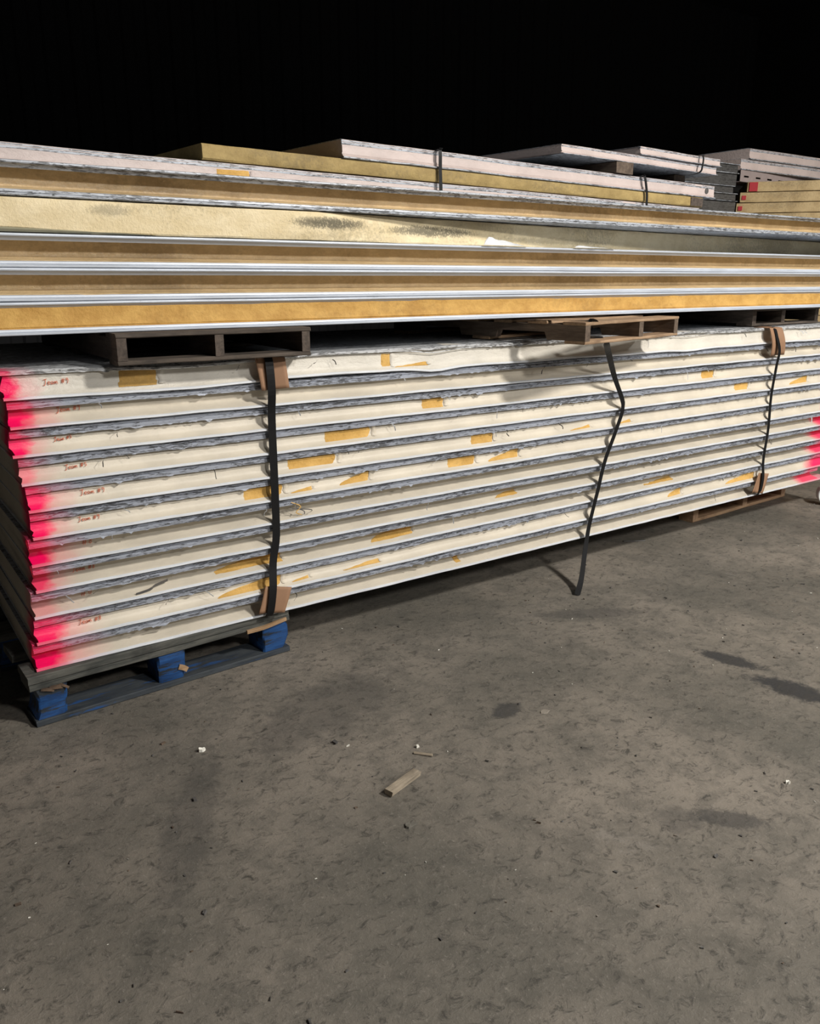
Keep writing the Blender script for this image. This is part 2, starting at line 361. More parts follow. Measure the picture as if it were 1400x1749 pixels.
def bare_patch(root, xa, xb, shape, r, seed, zt=0.0570, zb=0.0150, m=None, k=1.0, film=None):
    """torn-off film: rect, wedge (rising to the right) or sliver outline, slightly bulging foam"""
    nx = max(8, int((xb - xa) / 0.012)); nzr = 7; P = MB(); vs = []
    for i in range(nx + 1):
        t = i / nx; x = xa + (xb - xa) * t
        if shape == 'rect': lo, hi = zb, zt
        elif shape == 'wedge': lo, hi = zb, zb + (zt - zb) * min(1, 0.04 + t ** 0.8)
        elif shape == 'sliver': lo, hi = zb, zb + (0.030 - zb) * (0.1 + 0.9 * t)
        else: lo, hi = zb, zt
        jag = 0.0025 * nz(x, seed + 4, 40)
        lo += abs(jag) * 0.6; hi += jag
        for j in range(nzr + 1):
            u = j / nzr; z = lo + (hi - lo) * u
            edge = i in (0, nx) or j in (0, nzr)
            y = foam_y(z, r) + (0.0012 if edge else -0.0016)
            xx = x
            if shape == 'rect':
                xx = xa + (xb - xa) * t * (1 - 0.10 * abs(u - 0.60) ** 1.3 * 2 * t) + 0.003 * nz(u * 3, seed, 2) * t
            if shape == 'wedge': xx = xa + (xb - xa) * (t + 0.06 * t * (u - 0.5))
            vs.append((xx, y, z * k))
    fs = [(i * (nzr + 1) + j, (i + 1) * (nzr + 1) + j, (i + 1) * (nzr + 1) + j + 1, i * (nzr + 1) + j + 1) for i in range(nx) for j in range(nzr)]
    o = P.add(vs, fs).build('bare_patch', m or M_gold, root, True, fixn=False)
    o['label'] = 'bare golden foam where the film is torn off'
    # curled edge of torn film at the right end of the patch
    Q = MB(); vs = []
    zt2 = zt if shape != 'sliver' else 0.030
    for i in range(6):
        for j in range(5):
            u = j / 4; a = i / 5
            z = zb + 0.004 + (zt2 - zb - 0.006) * u
            xq = xb - 0.004 + a * 0.022 + 0.004 * nz(u * 4, seed + 1, 2)
            yq = foam_y(z, r) - 0.0015 - 0.007 * math.sin(min(1, a * 1.3) * math.pi) * (0.35 + 0.65 * abs(nz(u * 5, seed + 8, 1.3)))
            vs.append((xq, yq, z * k))
    Q.add(vs, [(i * 5 + j, (i + 1) * 5 + j, (i + 1) * 5 + j + 1, i * 5 + j + 1) for i in range(5) for j in range(4)])
    Q.build('torn_flap', film or M_scrapw, o, True, fixn=False)
def shred(root, x, r, seed, dark, z=0.058, ln=0.03):
    rnd = random.Random(seed)
    p = [Vector((x, 0.008, z))]; d = Vector((rnd.uniform(-1, 1), -0.25, rnd.uniform(-0.9, -0.2)))
    for i in range(4):
        p.append(p[-1] + d.normalized() * ln / 4)
        d += Vector((rnd.uniform(-0.9, 0.9), rnd.uniform(-0.15, 0.25), rnd.uniform(-0.8, 0.25)))
        p[-1].y = max(-0.012, min(0.007, p[-1].y)); p[-1].z = max(0.016, p[-1].z)
    MB().ribbon(p, rnd.uniform(0.0012, 0.0045), 0.0004, Vector((0.4, -0.5, 0.8)), 3).build('film_shred', M_scrapd if dark else M_scrapw, root)

# strokes of the hand-written mark: unit = x height
GL = {'T': [[(0, 1.75), (0.55, 1.95), (1.2, 2.0)], [(0.75, 1.95), (0.7, 1.0), (0.55, 0.1), (0.2, -0.25), (-0.05, 0.05)]],
      'e': [[(0, 0.5), (0.7, 0.6), (0.62, 1.0), (0.25, 0.95), (0.05, 0.45), (0.3, 0.02), (0.8, 0.15)]],
      'a': [[(0.7, 0.85), (0.3, 0.95), (0.02, 0.45), (0.25, 0.02), (0.6, 0.35), (0.72, 0.85), (0.7, 0.2), (0.95, 0.05)]],
      'm': [[(0, 0.9), (0.05, 0.0), (0.12, 0.6), (0.4, 0.9), (0.48, 0.05), (0.58, 0.65), (0.85, 0.9), (0.95, 0.1), (1.2, 0.05)]],
      '#': [[(0.2, -0.1), (0.45, 1.5)], [(0.65, -0.1), (0.9, 1.5)], [(0, 0.4), (1.05, 0.5)], [(0.05, 0.95), (1.1, 1.05)]],
      '9': [[(0.8, 1.2), (0.45, 1.55), (0.1, 1.2), (0.4, 0.85), (0.8, 1.2), (0.75, 0.4), (0.5, -0.4)]],
      '8': [[(0.75, 1.3), (0.4, 1.55), (0.15, 1.2), (0.7, 0.5), (0.45, -0.05), (0.1, 0.3), (0.6, 0.9), (0.75, 1.3)]],
      '5': [[(0.8, 1.5), (0.2, 1.45), (0.2, 0.9), (0.7, 0.8), (0.7, 0.2), (0.15, 0.0)]]}
ADV = {'T': 1.35, 'e': 1.05, 'a': 1.15, 'm': 1.4, '#': 1.5, '9': 1.0, '8': 1.0, '5': 1.0, ' ': 0.9}
def writing(root, text, xa, xb, za, zb, r, seed):
    tot = sum(ADV[c] for c in text); s = (xb - xa) / tot; B = MB(); cx = 0; rnd = random.Random(seed)
    for c in text:
        if c != ' ':
            dz = rnd.uniform(-0.12, 0.12)
            for st in GL[c]:
                pts = [Vector((xa + (cx + px) * s, r - 0.0032, za + (zb - za) * (cx + px) / tot + (pz + dz) * s * 0.95)) for px, pz in st]
                if len(pts) == 2: pts.insert(1, (pts[0] + pts[1]) / 2)
                B.ribbon(pts, 0.0014, 0.0008, lambda t: Vector((0.8, 0, -0.6)) if True else None, 3)
        cx += ADV[c]
    # give the pen line a real width: strokes are flat bands lying in the panel face
    o = B.build('marker_writing', M_red, root); o['label'] = 'small red handwritten mark'

P0 = 0.168; PH = 0.0808
XL = [.362, .369, .366, .379, .388, .390, .377, .379, .366, .363, .352]
# wl, sl (left paint width / strength), wr, sr (right), recess
PK = [(.058, 1, 0, 0, .024), (.080, 1, 0, 0, .038), (.058, 1, 0, 0, .028), (.055, .60, .10, .3, .027), (.075, 1, .14, .5, .026), (.070, 1, .17, .7, .027),
      (.085, 1, .21, .9, .062), (.065, .9, .22, .9, .064), (.08, .40, .23, .9, .060), (.100, 1, .26, .95, .028), (.115, 1, .20, .85, .058)]
LBL = ['topmost panel of the lower stack, wavy film and dented upper lip under the pallets',
       'second panel from the top of the lower stack, pink end and no bare foam',
       'third panel from the top of the lower stack, two small bare foam squares far apart',
       'fourth panel from the top of the lower stack, bare foam patch right of the strap',
       'fifth panel from the top of the lower stack, long bare patch beside the left strap',
       'sixth panel from the top of the lower stack, four bare foam patches in its edge',
       'seventh panel from the top of the lower stack, deep shaded edge with clean film',
       'eighth panel from the top of the lower stack, shaded edge, dull magenta end',
       'ninth panel from the top of the lower stack with a black tape scrap',
       'tenth panel from the top of the lower stack, brightly lit, foam bared beside lower cardboard',
       'lowest panel of the lower stack, resting on the blue pallet, wide pink end']
def sag_top(x, u):
    # lip of the top panel lifts and dips between the pallets
    d = 0.0
    d -= 0.010 * math.exp(-((x - 0.55) / 0.30) ** 2)
    d += 0.006 * math.exp(-((x - 1.25) / 0.22) ** 2) - 0.007 * math.exp(-((x - 1.44) / 0.05) ** 2)
    d -= 0.006 * math.exp(-((x - 2.45) / 0.25) ** 2)
    d += 0.003 * math.sin(x * 9)
    return d * (0.3 + 0.7 * u) if u > 0.5 else d * 0.45 + (-0.009 * math.exp(-((x - 1.47) / 0.09) ** 2) + 0.006 * math.exp(-((x - 1.0) / 0.25) ** 2) - 0.010 * math.exp(-((x - 2.95) / 0.12) ** 2)) * (1 if u < 0.2 else 0.3)
panels = []; FILMS = []
for i in range(11):
    wl, sl, wr, sr, r = PK[i]
    x1 = 4.60 if i == 10 else 4.72 + 0.02 * nz(i, 3, 1)
    Ln = x1 - XL[i]
    tint = (0.69, 0.62, 0.505) if i != 0 else (0.72, 0.675, 0.59)
    fm = film_mat('panel_edge_film', i + 1, Ln, wl, sl, wr, sr, tint, 0.9 if i == 0 else 0.4)
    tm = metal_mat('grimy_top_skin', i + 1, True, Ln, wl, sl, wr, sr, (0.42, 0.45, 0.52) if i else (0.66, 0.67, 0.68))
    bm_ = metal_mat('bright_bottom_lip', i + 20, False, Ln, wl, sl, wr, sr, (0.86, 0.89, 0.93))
    z0 = P0 + (10 - i) * PH
    p = lower_panel('insulated_panel', LBL[i], 'panels of the lower stack', XL[i], x1, 2.46 + 0.002 * nz(i, 8, 1.3), z0, PH, r, i + 1, fm, tm, bm_,
                    0.0022 if i in (0, 1, 9) else 0.0012, sag_top if i == 0 else None, lipext=0.14 if i == 10 else 0.0, fringe=tm, thinlip=(i == 0))
    panels.append(p); FILMS.append(fm)
# bare patches: panel, world x range, outline
for (pi, xa, xb, sh) in ((0, .677, .800, 'rect'), (0, 1.596, 1.64, 'rect'), (0, 1.64, 1.80, 'sliver'), (2, 1.776, 1.886, 'rect'), (3, 1.359, 1.558, 'rect'), (4, 1.209, 1.412, 'rect'),
                         (4, 2.012, 2.133, 'rect'), (5, 1.048, 1.199, 'rect'), (5, 1.410, 1.545, 'wedge'), (5, 1.898, 2.045, 'rect'), (5, 2.099, 2.274, 'wedge'),
                         (2, 3.443, 3.546, 'rect'), (3, 3.716, 3.843, 'rect'), (3, 4.20, 4.385, 'wedge'), (8, .93, 1.192, 'wedge'), (8, 1.55, 1.759, 'wedge'),
                         (9, .93, 1.175, 'wedge'), (9, 3.72, 3.99, 'wedge'), (9, 1.42, 1.582, 'sliver'), (9, 3.256, 3.371, 'wedge'), (8, 3.093, 3.315, 'sliver'), (7, 2.15, 2.288, 'sliver'),
                         (9, 1.205, 1.285, 'sliver'), (4, 2.55, 2.69, 'sliver'), (4, 2.86, 2.95, 'sliver'), (10, 1.955, 1.985, 'rect'), (5, 1.215, 1.31, 'sliver')):
    bare_patch(panels[pi], xa - XL[pi], xb - XL[pi], sh, PK[pi][4], pi * 7 + xa * 3, zt=0.057 if pi else 0.068, film=FILMS[pi])
for (pi, xa, xb, za, zb, tx) in ((0, .472, .540, 1.0175, 1.025, 'Team #9'), (1, .500, .566, .938, .944, 'Team #9'), (2, .483, .532, .857, .862, 'Team #5'), (3, .503, .565, .769, .775, 'Team #5'),
                                 (4, .537, .607, .680, .690, 'Team #9'), (5, .523, .585, .592, .599, 'Team #9'), (6, .534, .565, .520, .523, '#8'), (7, .496, .564, .438, .447, 'Team #8'),
                                 (8, .512, .548, .360, .362, '#8'), (9, .490, .558, .279, .283, 'Team #8')):
    z0 = P0 + (10 - pi) * PH
    writing(panels[pi], tx, xa - XL[pi], xb - XL[pi], max(0.0305, min(za - z0 - 0.006, 0.035)) if PK[pi][4] < 0.05 else 0.0275, max(0.0325, min(zb - z0 - 0.006, 0.040)) if PK[pi][4] < 0.05 else 0.0290, PK[pi][4], pi)
rs = random.Random(4)
for i in range(11):
    for k in range(9 if i < 6 else 5):
        shred(panels[i], rs.uniform(0.05, 4.2) ** 1.0, PK[i][4], i * 31 + k, rs.random() < 0.6, ln=rs.uniform(0.012, 0.04))
# a strip of black tape stuck on the ninth panel and a knotted shred on the seventh
MB().ribbon([(0.30, 0.008, 0.014), (0.345, 0.010, 0.020), (0.365, 0.020, 0.026), (0.41, 0.032, 0.031)], 0.010, 0.0008, Vector((0, -0.4, 1)), 4).build('tape_scrap', M_scrapd, panels[8])
for k in range(3):
    MB().ribbon([(0.84 + 0.02 * k, 0.010, 0.066), (0.87 - 0.02 * k, 0.000, 0.05), (0.85 + 0.03 * k, -0.003, 0.032), (0.875 + 0.01 * k, 0.004, 0.018)], 0.003, 0.0006, Vector((1, 0, 0.3)), 5).build('film_shred', M_scrapd if k else M_gold, panels[6])

# ------------------------------------------------------------------ upper stack: long panels
def upper_panel(label, x0, x1, y0, z0, h, seed, foam, edge, recess, curve=None):
    root = empty('insulated_panel', label, 'panel', (x0, y0, z0), 0, 'panels of the upper stack')
    k = h / 0.0875; Ln = x1 - x0; xs = frange(0, Ln, 0.06)
    def off(x, j, y, z):
        if y > 0.2: return (0, 0, 0)
        return (0, 0.0012 * nz(x, seed, 3), 0.0010 * nz(x, seed + 1, 1.7))
    core = [(0.006, 0.003 * k), (0.006, 0.016 * k), (0.009, 0.0185 * k), (min(0.02, 0.7 * recess), 0.0205 * k), (recess * 0.6, 0.0225 * k), (recess, 0.030 * k), (recess, 0.066 * k), (recess, 0.084 * k), (W - 0.02, 0.084 * k), (W - 0.02, 0.003 * k)]
    MB().sweep(core, xs, lambda x, j, y, z: (0, (0.003 * nz(x, seed + 4, 12) + 0.002 * nz(x + j, seed + 2, 30)) if y < 0.2 else 0, off(x, j, y, z)[2])).build('foam_core', foam, root, True)
    bot = [(W, 0.0004), (0.002, 0.0004), (0.0, 0.002 * k), (0.0, 0.0072 * k), (0.0022, 0.0085 * k), (0.0004, 0.0098 * k), (0.002, 0.0155 * k), (0.006, 0.0172 * k), (0.0095, 0.0165 * k), (0.0095, 0.003 * k), (W, 0.003 * k)]
    MB().sweep(bot, xs, off).build('bottom_skin', edge, root, True)
    top = [(W, 0.0871 * k), (0.003, 0.0871 * k), (0.0, 0.0855 * k), (-0.0006, 0.082 * k), (0.001, 0.0792 * k), (0.006, 0.0780 * k), (0.0135, 0.0690 * k), (0.018, 0.0688 * k), (0.0175, 0.0725 * k), (0.010, 0.0805 * k), (0.007, 0.0838 * k), (W, 0.0838 * k)]
    MB().sweep(top, xs, off).build('top_skin', edge, root, True)
    return root
M_edge = metal_mat('pale_steel_edge', 41, False, col0=(0.64, 0.69, 0.77))
M_edge2 = metal_mat('grimy_steel_edge', 42, True, col0=(0.50, 0.53, 0.58))
upper_panel('lowest orange foam panel of the upper stack, evenly lit, right above the pallets', -0.75, 5.20, 2.460, 1.150, 0.0885, 51, M_orange, M_edge, 0.011)
upper_panel('second orange foam panel from the bottom of the upper stack, grooved edge', -0.70, 5.22, 2.460, 1.2390, 0.0880, 52, M_groove, M_edge, 0.080)
upper_panel('third orange foam panel of the upper stack, directly under the bare yellow one', -0.72, 5.18, 2.460, 1.3275, 0.0880, 53, M_groove, M_edge, 0.080)
upper_panel('orange foam panel with grimy steel edges lying on the bare yellow one', -0.68, 5.25, 2.462, 1.5075, 0.0885, 55, M_groove, M_edge2, 0.070)
# the bare yellow foam panel: no facing left, swings back under the panel above towards the right
bare = empty('insulated_panel', 'bare pale yellow foam panel with grey mould, fourth in the upper stack', 'panel', (-0.65, 2.466, 1.4165), 0, 'panels of the upper stack')
def swing(x):
    X = x - 0.65
    t = max(0.0, X - 1.35)
    return 0.115 * t - 0.010 * min(t, 2.6) * max(0, t - 1.2) + 0.003 * nz(x, 71, 1.2)
xs = frange(0, 5.75, 0.05)
def offb(x, j, y, z):
    if y > 0.2: return (0, 0.16, 0)
    lift = 0.0
    X = x - 0.65
    if z < 0.01: lift = 0.020 * max(0, min(1, (0.66 - X) / 0.35)) * (0.8 + 0.4 * nz(x, 5, 9))
    return (0, swing(x) + 0.0015 * nz(x + j, 72, 14), lift + (0.0015 * nz(x, 73, 20) if z < 0.02 else 0))
MB().sweep([(0.004, 0.0015), (0.0, 0.006), (0.0, 0.03), (0.0, 0.06), (0.001, 0.084), (0.005, 0.0885), (0.90, 0.0885), (0.90, 0.0015)], xs, offb).build('foam_core', M_bareyellow, bare, True)
# limp film hanging out under its left end
M_olfilm = plain('greenish_film', (0.30, 0.28, 0.19), 0.5, 0, 0.3, 15)
vs = []; nx = 24
for i in range(nx + 1):
    t = i / nx; x = 0.62 + t * 0.85
    for j in range(5):
        u = j / 4; vs.append((x, 0.004 - 0.006 * math.sin(u * 3.1) + 0.003 * nz(x, 8, 8), 0.0015 + u * (0.024 * (1 - t) ** 0.7 + 0.003 * nz(x, 12, 9) * (1 - t))))
MB().add(vs, [(i * 5 + j, (i + 1) * 5 + j, (i + 1) * 5 + j + 1, i * 5 + j + 1) for i in range(nx) for j in range(4)]).build('hanging_film', M_olfilm, bare, True, fixn=False)
def torn_sheet(xa, xb, hgt, name, label):
    o = MB(); vs = []
    for i in range(13):
        t = i / 12
        for j in range(5):
            u = j / 4
            hh = hgt * (1 - t) ** 0.75 * (0.85 + 0.3 * nz(t * 5, xa, 2)) if t > 0.06 else hgt * (0.4 + 8 * t)
            for s in (0,):
                vs.append((xa + (xb - xa) * t + 0.012 * u * (1 - t), 2.449 + 0.006 * u * u + 0.02 * u * t + 0.003 * nz(t * 4 + u, 3, 2), 1.4175 + u * hh))
    n = 5
    fs = [(i * n + j, (i + 1) * n + j, (i + 1) * n + j + 1, i * n + j + 1) for i in range(12) for j in range(4)]
    back = [(x, y + 0.0012, z) for x, y, z in vs]; k0 = len(vs)
    o.add(vs + back, fs + [tuple(q + k0 for q in f[::-1]) for f in fs])
    ob = o.build(name, M_scrapw, None, True, fixn=False)
    return tag(ob, label, 'scrap')
torn_sheet(2.030, 2.25, 0.034, 'torn_facing_scrap', 'upright torn white facing scrap before the bare yellow foam')
torn_sheet(2.50, 2.74, 0.011, 'torn_facing_scrap', 'low white facing scrap lying right of the upright torn one')

# ------------------------------------------------------------------ back stack on top, turned a few degrees
BA = math.radians(4.9)
BO = Vector((0.0, 2.64 - 0.0857 * 0.79, 0))
def back_at(xl): return (BO.x + xl * math.cos(BA), BO.y + xl * math.sin(BA))
def back_panel(label, xa, xb, z0, h, seed, film, r=0.014):
    root = empty('insulated_panel', label, 'panel', (*back_at(xa), z0), BA, 'panels of the back stack')
    tm = M_edge2; bm_ = M_edge2
    lower_panel('insulated_panel', label, None, 0, xb - xa, 0, 0, h, r, seed, film, tm, bm_, 0.0022, None, root)
    return root
M_pinkfilm = film_mat('pinkish_crinkled_film', 61, tint=(0.60, 0.50, 0.465), crinkle=0.9)
p6 = back_panel('pinkish film covered panel at the bottom of the back stack, with small orange patch', -0.6, 3.90, 1.5985, 0.0605, 81, M_pinkfilm)
bare_patch(p6, 1.10 + 0.6, 1.235 + 0.6, 'rect', 0.014, 5, 0.0560, 0.018, None, 0.0605 / 0.0808, M_pinkfilm)
f7 = empty('insulated_panel', 'dusty golden bare foam panel second in the back stack', 'panel', (*back_at(1.06), 1.6600), BA, 'panels of the back stack')
MB().sweep([(0.010, 0.0005), (0.006, 0.006), (0.006, 0.042), (0.010, 0.0485), (0.98, 0.0485), (0.98, 0.0005)], frange(0, 2.86, 0.05), lambda x, j, y, z: (0, 0.003 * nz(x + j, 14, 11) if y < .2 else 0, 0.001 * nz(x, 3, 12))).build('foam_core', M_olive, f7, True)
MB().box(2.745, 2.855, 0.002, 0.9, 0.004, 0.044).build('wood_end_block', M_wdarky, f7)
p8 = back_panel('pinkish film covered panel third in the back stack, black dot at its end', 1.60, 4.03, 1.7092, 0.0660, 83, M_pinkfilm)
MB().add([(2.36 + 0.016 * math.cos(a), 0.0135 - 0.002, 0.036 + 0.016 * math.sin(a)) for a in [i * math.pi / 6 for i in range(12)]] + [(2.36, 0.0098, 0.036)], [(i, (i + 1) % 12, 12) for i in range(12)]).build('black_dot', M_scrapd, p8)
for (xx, zz) in ((3.16, 1.7762), (1.72, 1.7762)):
    if xx > 3:
        bl = MB().box(0, 0.13, 0, 0.9, 0, 0.0495, jit=0.002).build('spacer_block', M_wtany); bl.location = (*back_at(xx), zz); bl.rotation_euler = (0, 0, BA)
        tag(bl, 'short wooden spacer block propping the top panels of the back stack', 'block')
bl = MB().box(0, 0.10, 0, 0.9, 0, 0.0495, jit=0.002).build('spacer_block', M_wtany); bl.location = (*back_at(3.80), 1.7762); bl.location.y += 0.12; bl.rotation_euler = (0, 0, BA)
tag(bl, 'set back wooden spacer block at the right end of the back stack', 'block')
p9 = back_panel('upper pinkish panel of the back stack above the wooden spacer', 2.78, 4.03, 1.8265, 0.0420, 84, M_pinkfilm)
p10 = back_panel('thin topmost pinkish panel of the back stack', 3.35, 4.06, 1.8690, 0.0400, 85, M_pinkfilm)
def strap_thing(pts, w, label, wdir=Vector((1, 0, 0)), sub=6, t=0.0012):
    o = MB().ribbon(pts, w, t, wdir, sub).build('strapping_band', M_strap); return tag(o, label, 'strap', 'black straps round the panels')
def bpt(xl, dy, z):
    x, y = back_at(xl); return (x - dy * math.sin(BA) * -1, y + dy * math.cos(BA), z)
strap_thing([bpt(2.05, 0.4, 1.777), bpt(2.05, 0.02, 1.7775), bpt(2.05, -0.007, 1.773), bpt(2.052, -0.008, 1.70), bpt(2.055, -0.008, 1.65), bpt(2.057, -0.008, 1.602)], 0.016, 'black strap near the left end of the back stack, over golden foam')
strap_thing([bpt(3.37, 0.4, 1.777), bpt(3.37, 0.02, 1.7775), bpt(3.375, -0.007, 1.773), bpt(3.40, -0.009, 1.70), bpt(3.405, -0.009, 1.65), bpt(3.41, -0.009, 1.602)], 0.016, 'black strap beside the wooden spacer block of the back stack')
strap_thing([bpt(3.86, 0.25, 1.911), bpt(3.86, 0.02, 1.912), bpt(3.86, -0.012, 1.900), bpt(3.85, -0.02, 1.86), bpt(3.83, -0.02, 1.825), bpt(3.78, 0.02, 1.812), bpt(3.70, 0.06, 1.815)], 0.012, 'black strap hooking under the top panels of the back stack')

# ------------------------------------------------------------------ pallets
def plank(parent, name, m, x0, x1, y0, y1, z0, z1, seed, chew=0.0):
    """sawn board with slightly uneven edges and bevelled arrises"""
    lx = (x1 - x0) >= (y1 - y0)
    a0, a1, b0, b1 = (x0, x1, y0, y1) if lx else (y0, y1, x0, x1)
    bv = min(0.003, (b1 - b0) * 0.1, (z1 - z0) * 0.2)
    ring = [(b0 + bv, z0), (b0, z0 + bv), (b0, z1 - bv), (b0 + bv, z1), (b1 - bv, z1), (b1, z1 - bv), (b1, z0 + bv), (b1 - bv, z0)]
    xs = frange(a0, a1, max(0.03, (a1 - a0) / 22)); B = MB(); vs = []
    for i, x in enumerate(xs):
        for j, (bb, z) in enumerate(ring):
            d = 0.0012 * nz(x + j * 0.37, seed, 7); dz = 0.0012 * nz(x, seed + 1, 5)
            if chew and j in (0, 1, 7) : dz += max(0, nz(x, seed + 2, 6)) * chew
            e = 0.003 * nz(j, seed + 3, 1.3) if i in (0, len(xs) - 1) else 0
            vs.append((x + e, bb + d, z + dz) if lx else (bb + d, x + e, z + dz))
    n = 8
    fs = [(i * n + j, i * n + (j + 1) % n, (i + 1) * n + (j + 1) % n, (i + 1) * n + j) for i in range(len(xs) - 1) for j in range(n)]
    fs += [tuple(range(n)), tuple((len(xs) - 1) * n + k for k in range(n))]
    return B.add(vs, fs).build(name, m, parent, True)
def stringer_pallet(label, loc, rot, wid, dep, h, sx, sw, mx, my, seed, notch=True, bt=0.014, topfront=0.10, tilt=0.0, group='wooden pallets'):
    root = empty('wooden_pallet', label, 'pallet', loc, rot, group); root.rotation_euler[1] = tilt
    for i, x in enumerate(sx):
        z0, z1 = bt, h - bt
        pr = [(0, z0)]
        if notch:
            nh = (z1 - z0) * 0.5
            for a, b2 in ((0.17, 0.42), (0.60, 0.84)):
                pr += [(dep * a, z0), (dep * a + 0.012, z0 + nh), (dep * b2 - 0.012, z0 + nh), (dep * b2, z0)]
        pr += [(dep, z0), (dep, z1), (0, z1)]
        B = MB(); n = len(pr)
        vs = [(x, y, z) for y, z in pr] + [(x + sw, y, z) for y, z in pr]
        fs = [tuple(range(n)), tuple(range(n, 2 * n))] + [(k, (k + 1) % n, (k + 1) % n + n, k + n) for k in range(n)]
        B.add(vs, fs).build('stringer', my, root)
    ys = [0.0, 0.17, 0.34, 0.51, 0.68, dep - topfront]
    for i, y in enumerate(ys):
        plank(root, 'deck_board', mx, -0.004 * (i % 2), wid + 0.003, y, y + (topfront if i in (0, 5) else 0.09), h - bt, h, seed + i)
    for i, y in enumerate((0.0, dep * 0.45, dep - 0.09)):
        plank(root, 'bottom_board', mx, 0, wid, y, y + 0.09, 0, bt, seed + 20 + i)
    return root
# blue pallet under the left end
bp = empty('wooden_pallet', 'worn blue pallet of blocks and grey boards under the pink left end', 'pallet', (0.328, 2.440, 0), math.radians(3.0), 'wooden pallets')
BW = 0.865; BD = 1.05
for j, y in enumerate((0.0, 0.46, 0.94)):
    for i, x in enumerate((0.004, 0.385, 0.765)):
        wdt = (0.100, 0.098, 0.095)[i]
        B = MB(); R = random.Random(i * 5 + j)
        nseg = 5; vs = []
        for q in range(nseg + 1):
            z = 0.020 + 0.098 * q / nseg
            fl = 0.012 * math.sin(math.pi * q / nseg) if i != 1 else 0.0
            lx0 = x + (fl if i == 0 else 0) ; lx1 = x + wdt - (0.010 * (1 - q / nseg)) + (0.014 * math.sin(math.pi * q / nseg) if i == 2 else 0)
            for (xx, yy) in ((lx0, y + 0.006), (lx0 + 0.006, y), (lx1 - 0.010, y), (lx1, y + 0.010), (lx1, y + 0.11), (lx0, y + 0.11)):
                vs.append((xx + R.uniform(-.002, .002), yy + R.uniform(-.002, .002) + 0.004, z))
        n = 6
        fs = [(q * n + k, q * n + (k + 1) % n, (q + 1) * n + (k + 1) % n, (q + 1) * n + k) for q in range(nseg) for k in range(n)] + [tuple(range(n)), tuple(nseg * n + k for k in range(n))]
        B.add(vs, fs).build('block', M_blue, bp, True)
for j, y in enumerate((0.0, 0.46, 0.94)):
    o = plank(bp, 'bottom_board', M_deckb, 0.0, BW, y - 0.004, y + 0.115, 0.0, 0.020, 300 + j)
    o = plank(bp, 'stringer_board', M_deckg, -0.006, BW + 0.004, y - 0.002, y + 0.10, 0.118, 0.142, 310 + j, 0.010)
for j in range(6):
    y = -0.006 + j * 0.19
    plank(bp, 'deck_board', M_deckg, -0.008, BW - 0.01 * (j % 2), y, y + 0.12, 0.1415, 0.1672, 320 + j)
MB().ribbon([(0.70, -0.006, 0.121), (0.76, -0.009, 0.122), (0.82, -0.006, 0.127), (0.855, -0.003, 0.130)], 0.012, 0.010, Vector((0, 0, 1)), 4).build('split_splinter', M_rawwood, bp)
MB().ribbon([(0.452, 0.002, 0.062), (0.466, 0.000, 0.056), (0.480, 0.003, 0.044)], 0.017, 0.006, Vector((0, 0, 1)), 4).build('split_splinter', M_rawwood, bp)
for (xa, za, xb, zb_, wd) in ((0.026, 0.119, 0.062, 0.106, 0.010), (0.050, 0.117, 0.088, 0.110, 0.013), (0.078, 0.120, 0.104, 0.101, 0.007)):
    MB().ribbon([(xa, 0.001, za), ((xa + xb) / 2, -0.003, (za + zb_) / 2 + 0.002), (xb, 0.001, zb_)], wd, 0.004, Vector((0.2, 0, 1)), 4).build('split_splinter', M_splint, bp)
# light pallet under the right end
stringer_pallet('light brown wooden pallet on the floor under the right end', (3.752, 2.672, 0), math.radians(2.3), 0.95, 0.85, 0.1675, (0.0, 0.485, 0.905), 0.046, M_wlight, M_wlighty, 400, False, 0.018)
# pallets between lower and upper stack
ZT = P0 + 11 * PH + 0.0035
stringer_pallet('dark wooden pallet on the lower stack above the left strap', (0.658, 2.392, ZT), 0, 0.612, 1.0, 1.1495 - ZT, (0.0, 0.290, 0.582), 0.028, M_wdark, M_wdarky, 430, False, 0.013)
stringer_pallet('tan wooden pallet jutting out crooked from between the stacks', (2.300, 2.176, ZT), math.radians(11.4), 0.735, 1.0, 0.082, (0.0, 0.40, 0.700), 0.034, M_wtan, M_wtany, 460, True, 0.012)
stringer_pallet('dark wooden pallet between the stacks above the right strap', (3.905, 2.545, ZT), math.radians(2), 0.66, 0.95, 1.1485 - ZT, (0.0, 0.275, 0.62), 0.034, M_wdark, M_wdarky, 490, False, 0.013)

# ------------------------------------------------------------------ straps and cardboard on the lower stack
ztop = P0 + 11 * PH
strap_thing([(1.140, 3.45, ztop + 0.001), (1.140, 2.55, ztop + 0.0012), (1.1405, 2.460, ztop + 0.0022), (1.142, 2.437, 1.045), (1.146, 2.434, 0.95), (1.150, 2.453, 0.85), (1.151, 2.4565, 0.60), (1.148, 2.4565, 0.45), (1.130, 2.453, 0.36), (1.118, 2.437, 0.27), (1.106, 2.437, 0.195), (1.101, 2.447, 0.172)],
            0.028, 'taut black strap binding the lower stack near the blue pallet')
strap_thing([(3.955, 3.45, ztop + 0.001), (3.955, 2.55, ztop + 0.0012), (3.955, 2.458, ztop + 0.002), (3.965, 2.434, 1.01), (3.985, 2.424, 0.94), (4.000, 2.440, 0.86), (4.012, 2.4565, 0.70), (4.022, 2.457, 0.53), (4.010, 2.456, 0.36), (3.998, 2.438, 0.27), (3.985, 2.437, 0.20), (3.975, 2.449, 0.172)],
            0.022, 'taut black strap binding the lower stack near its right end')
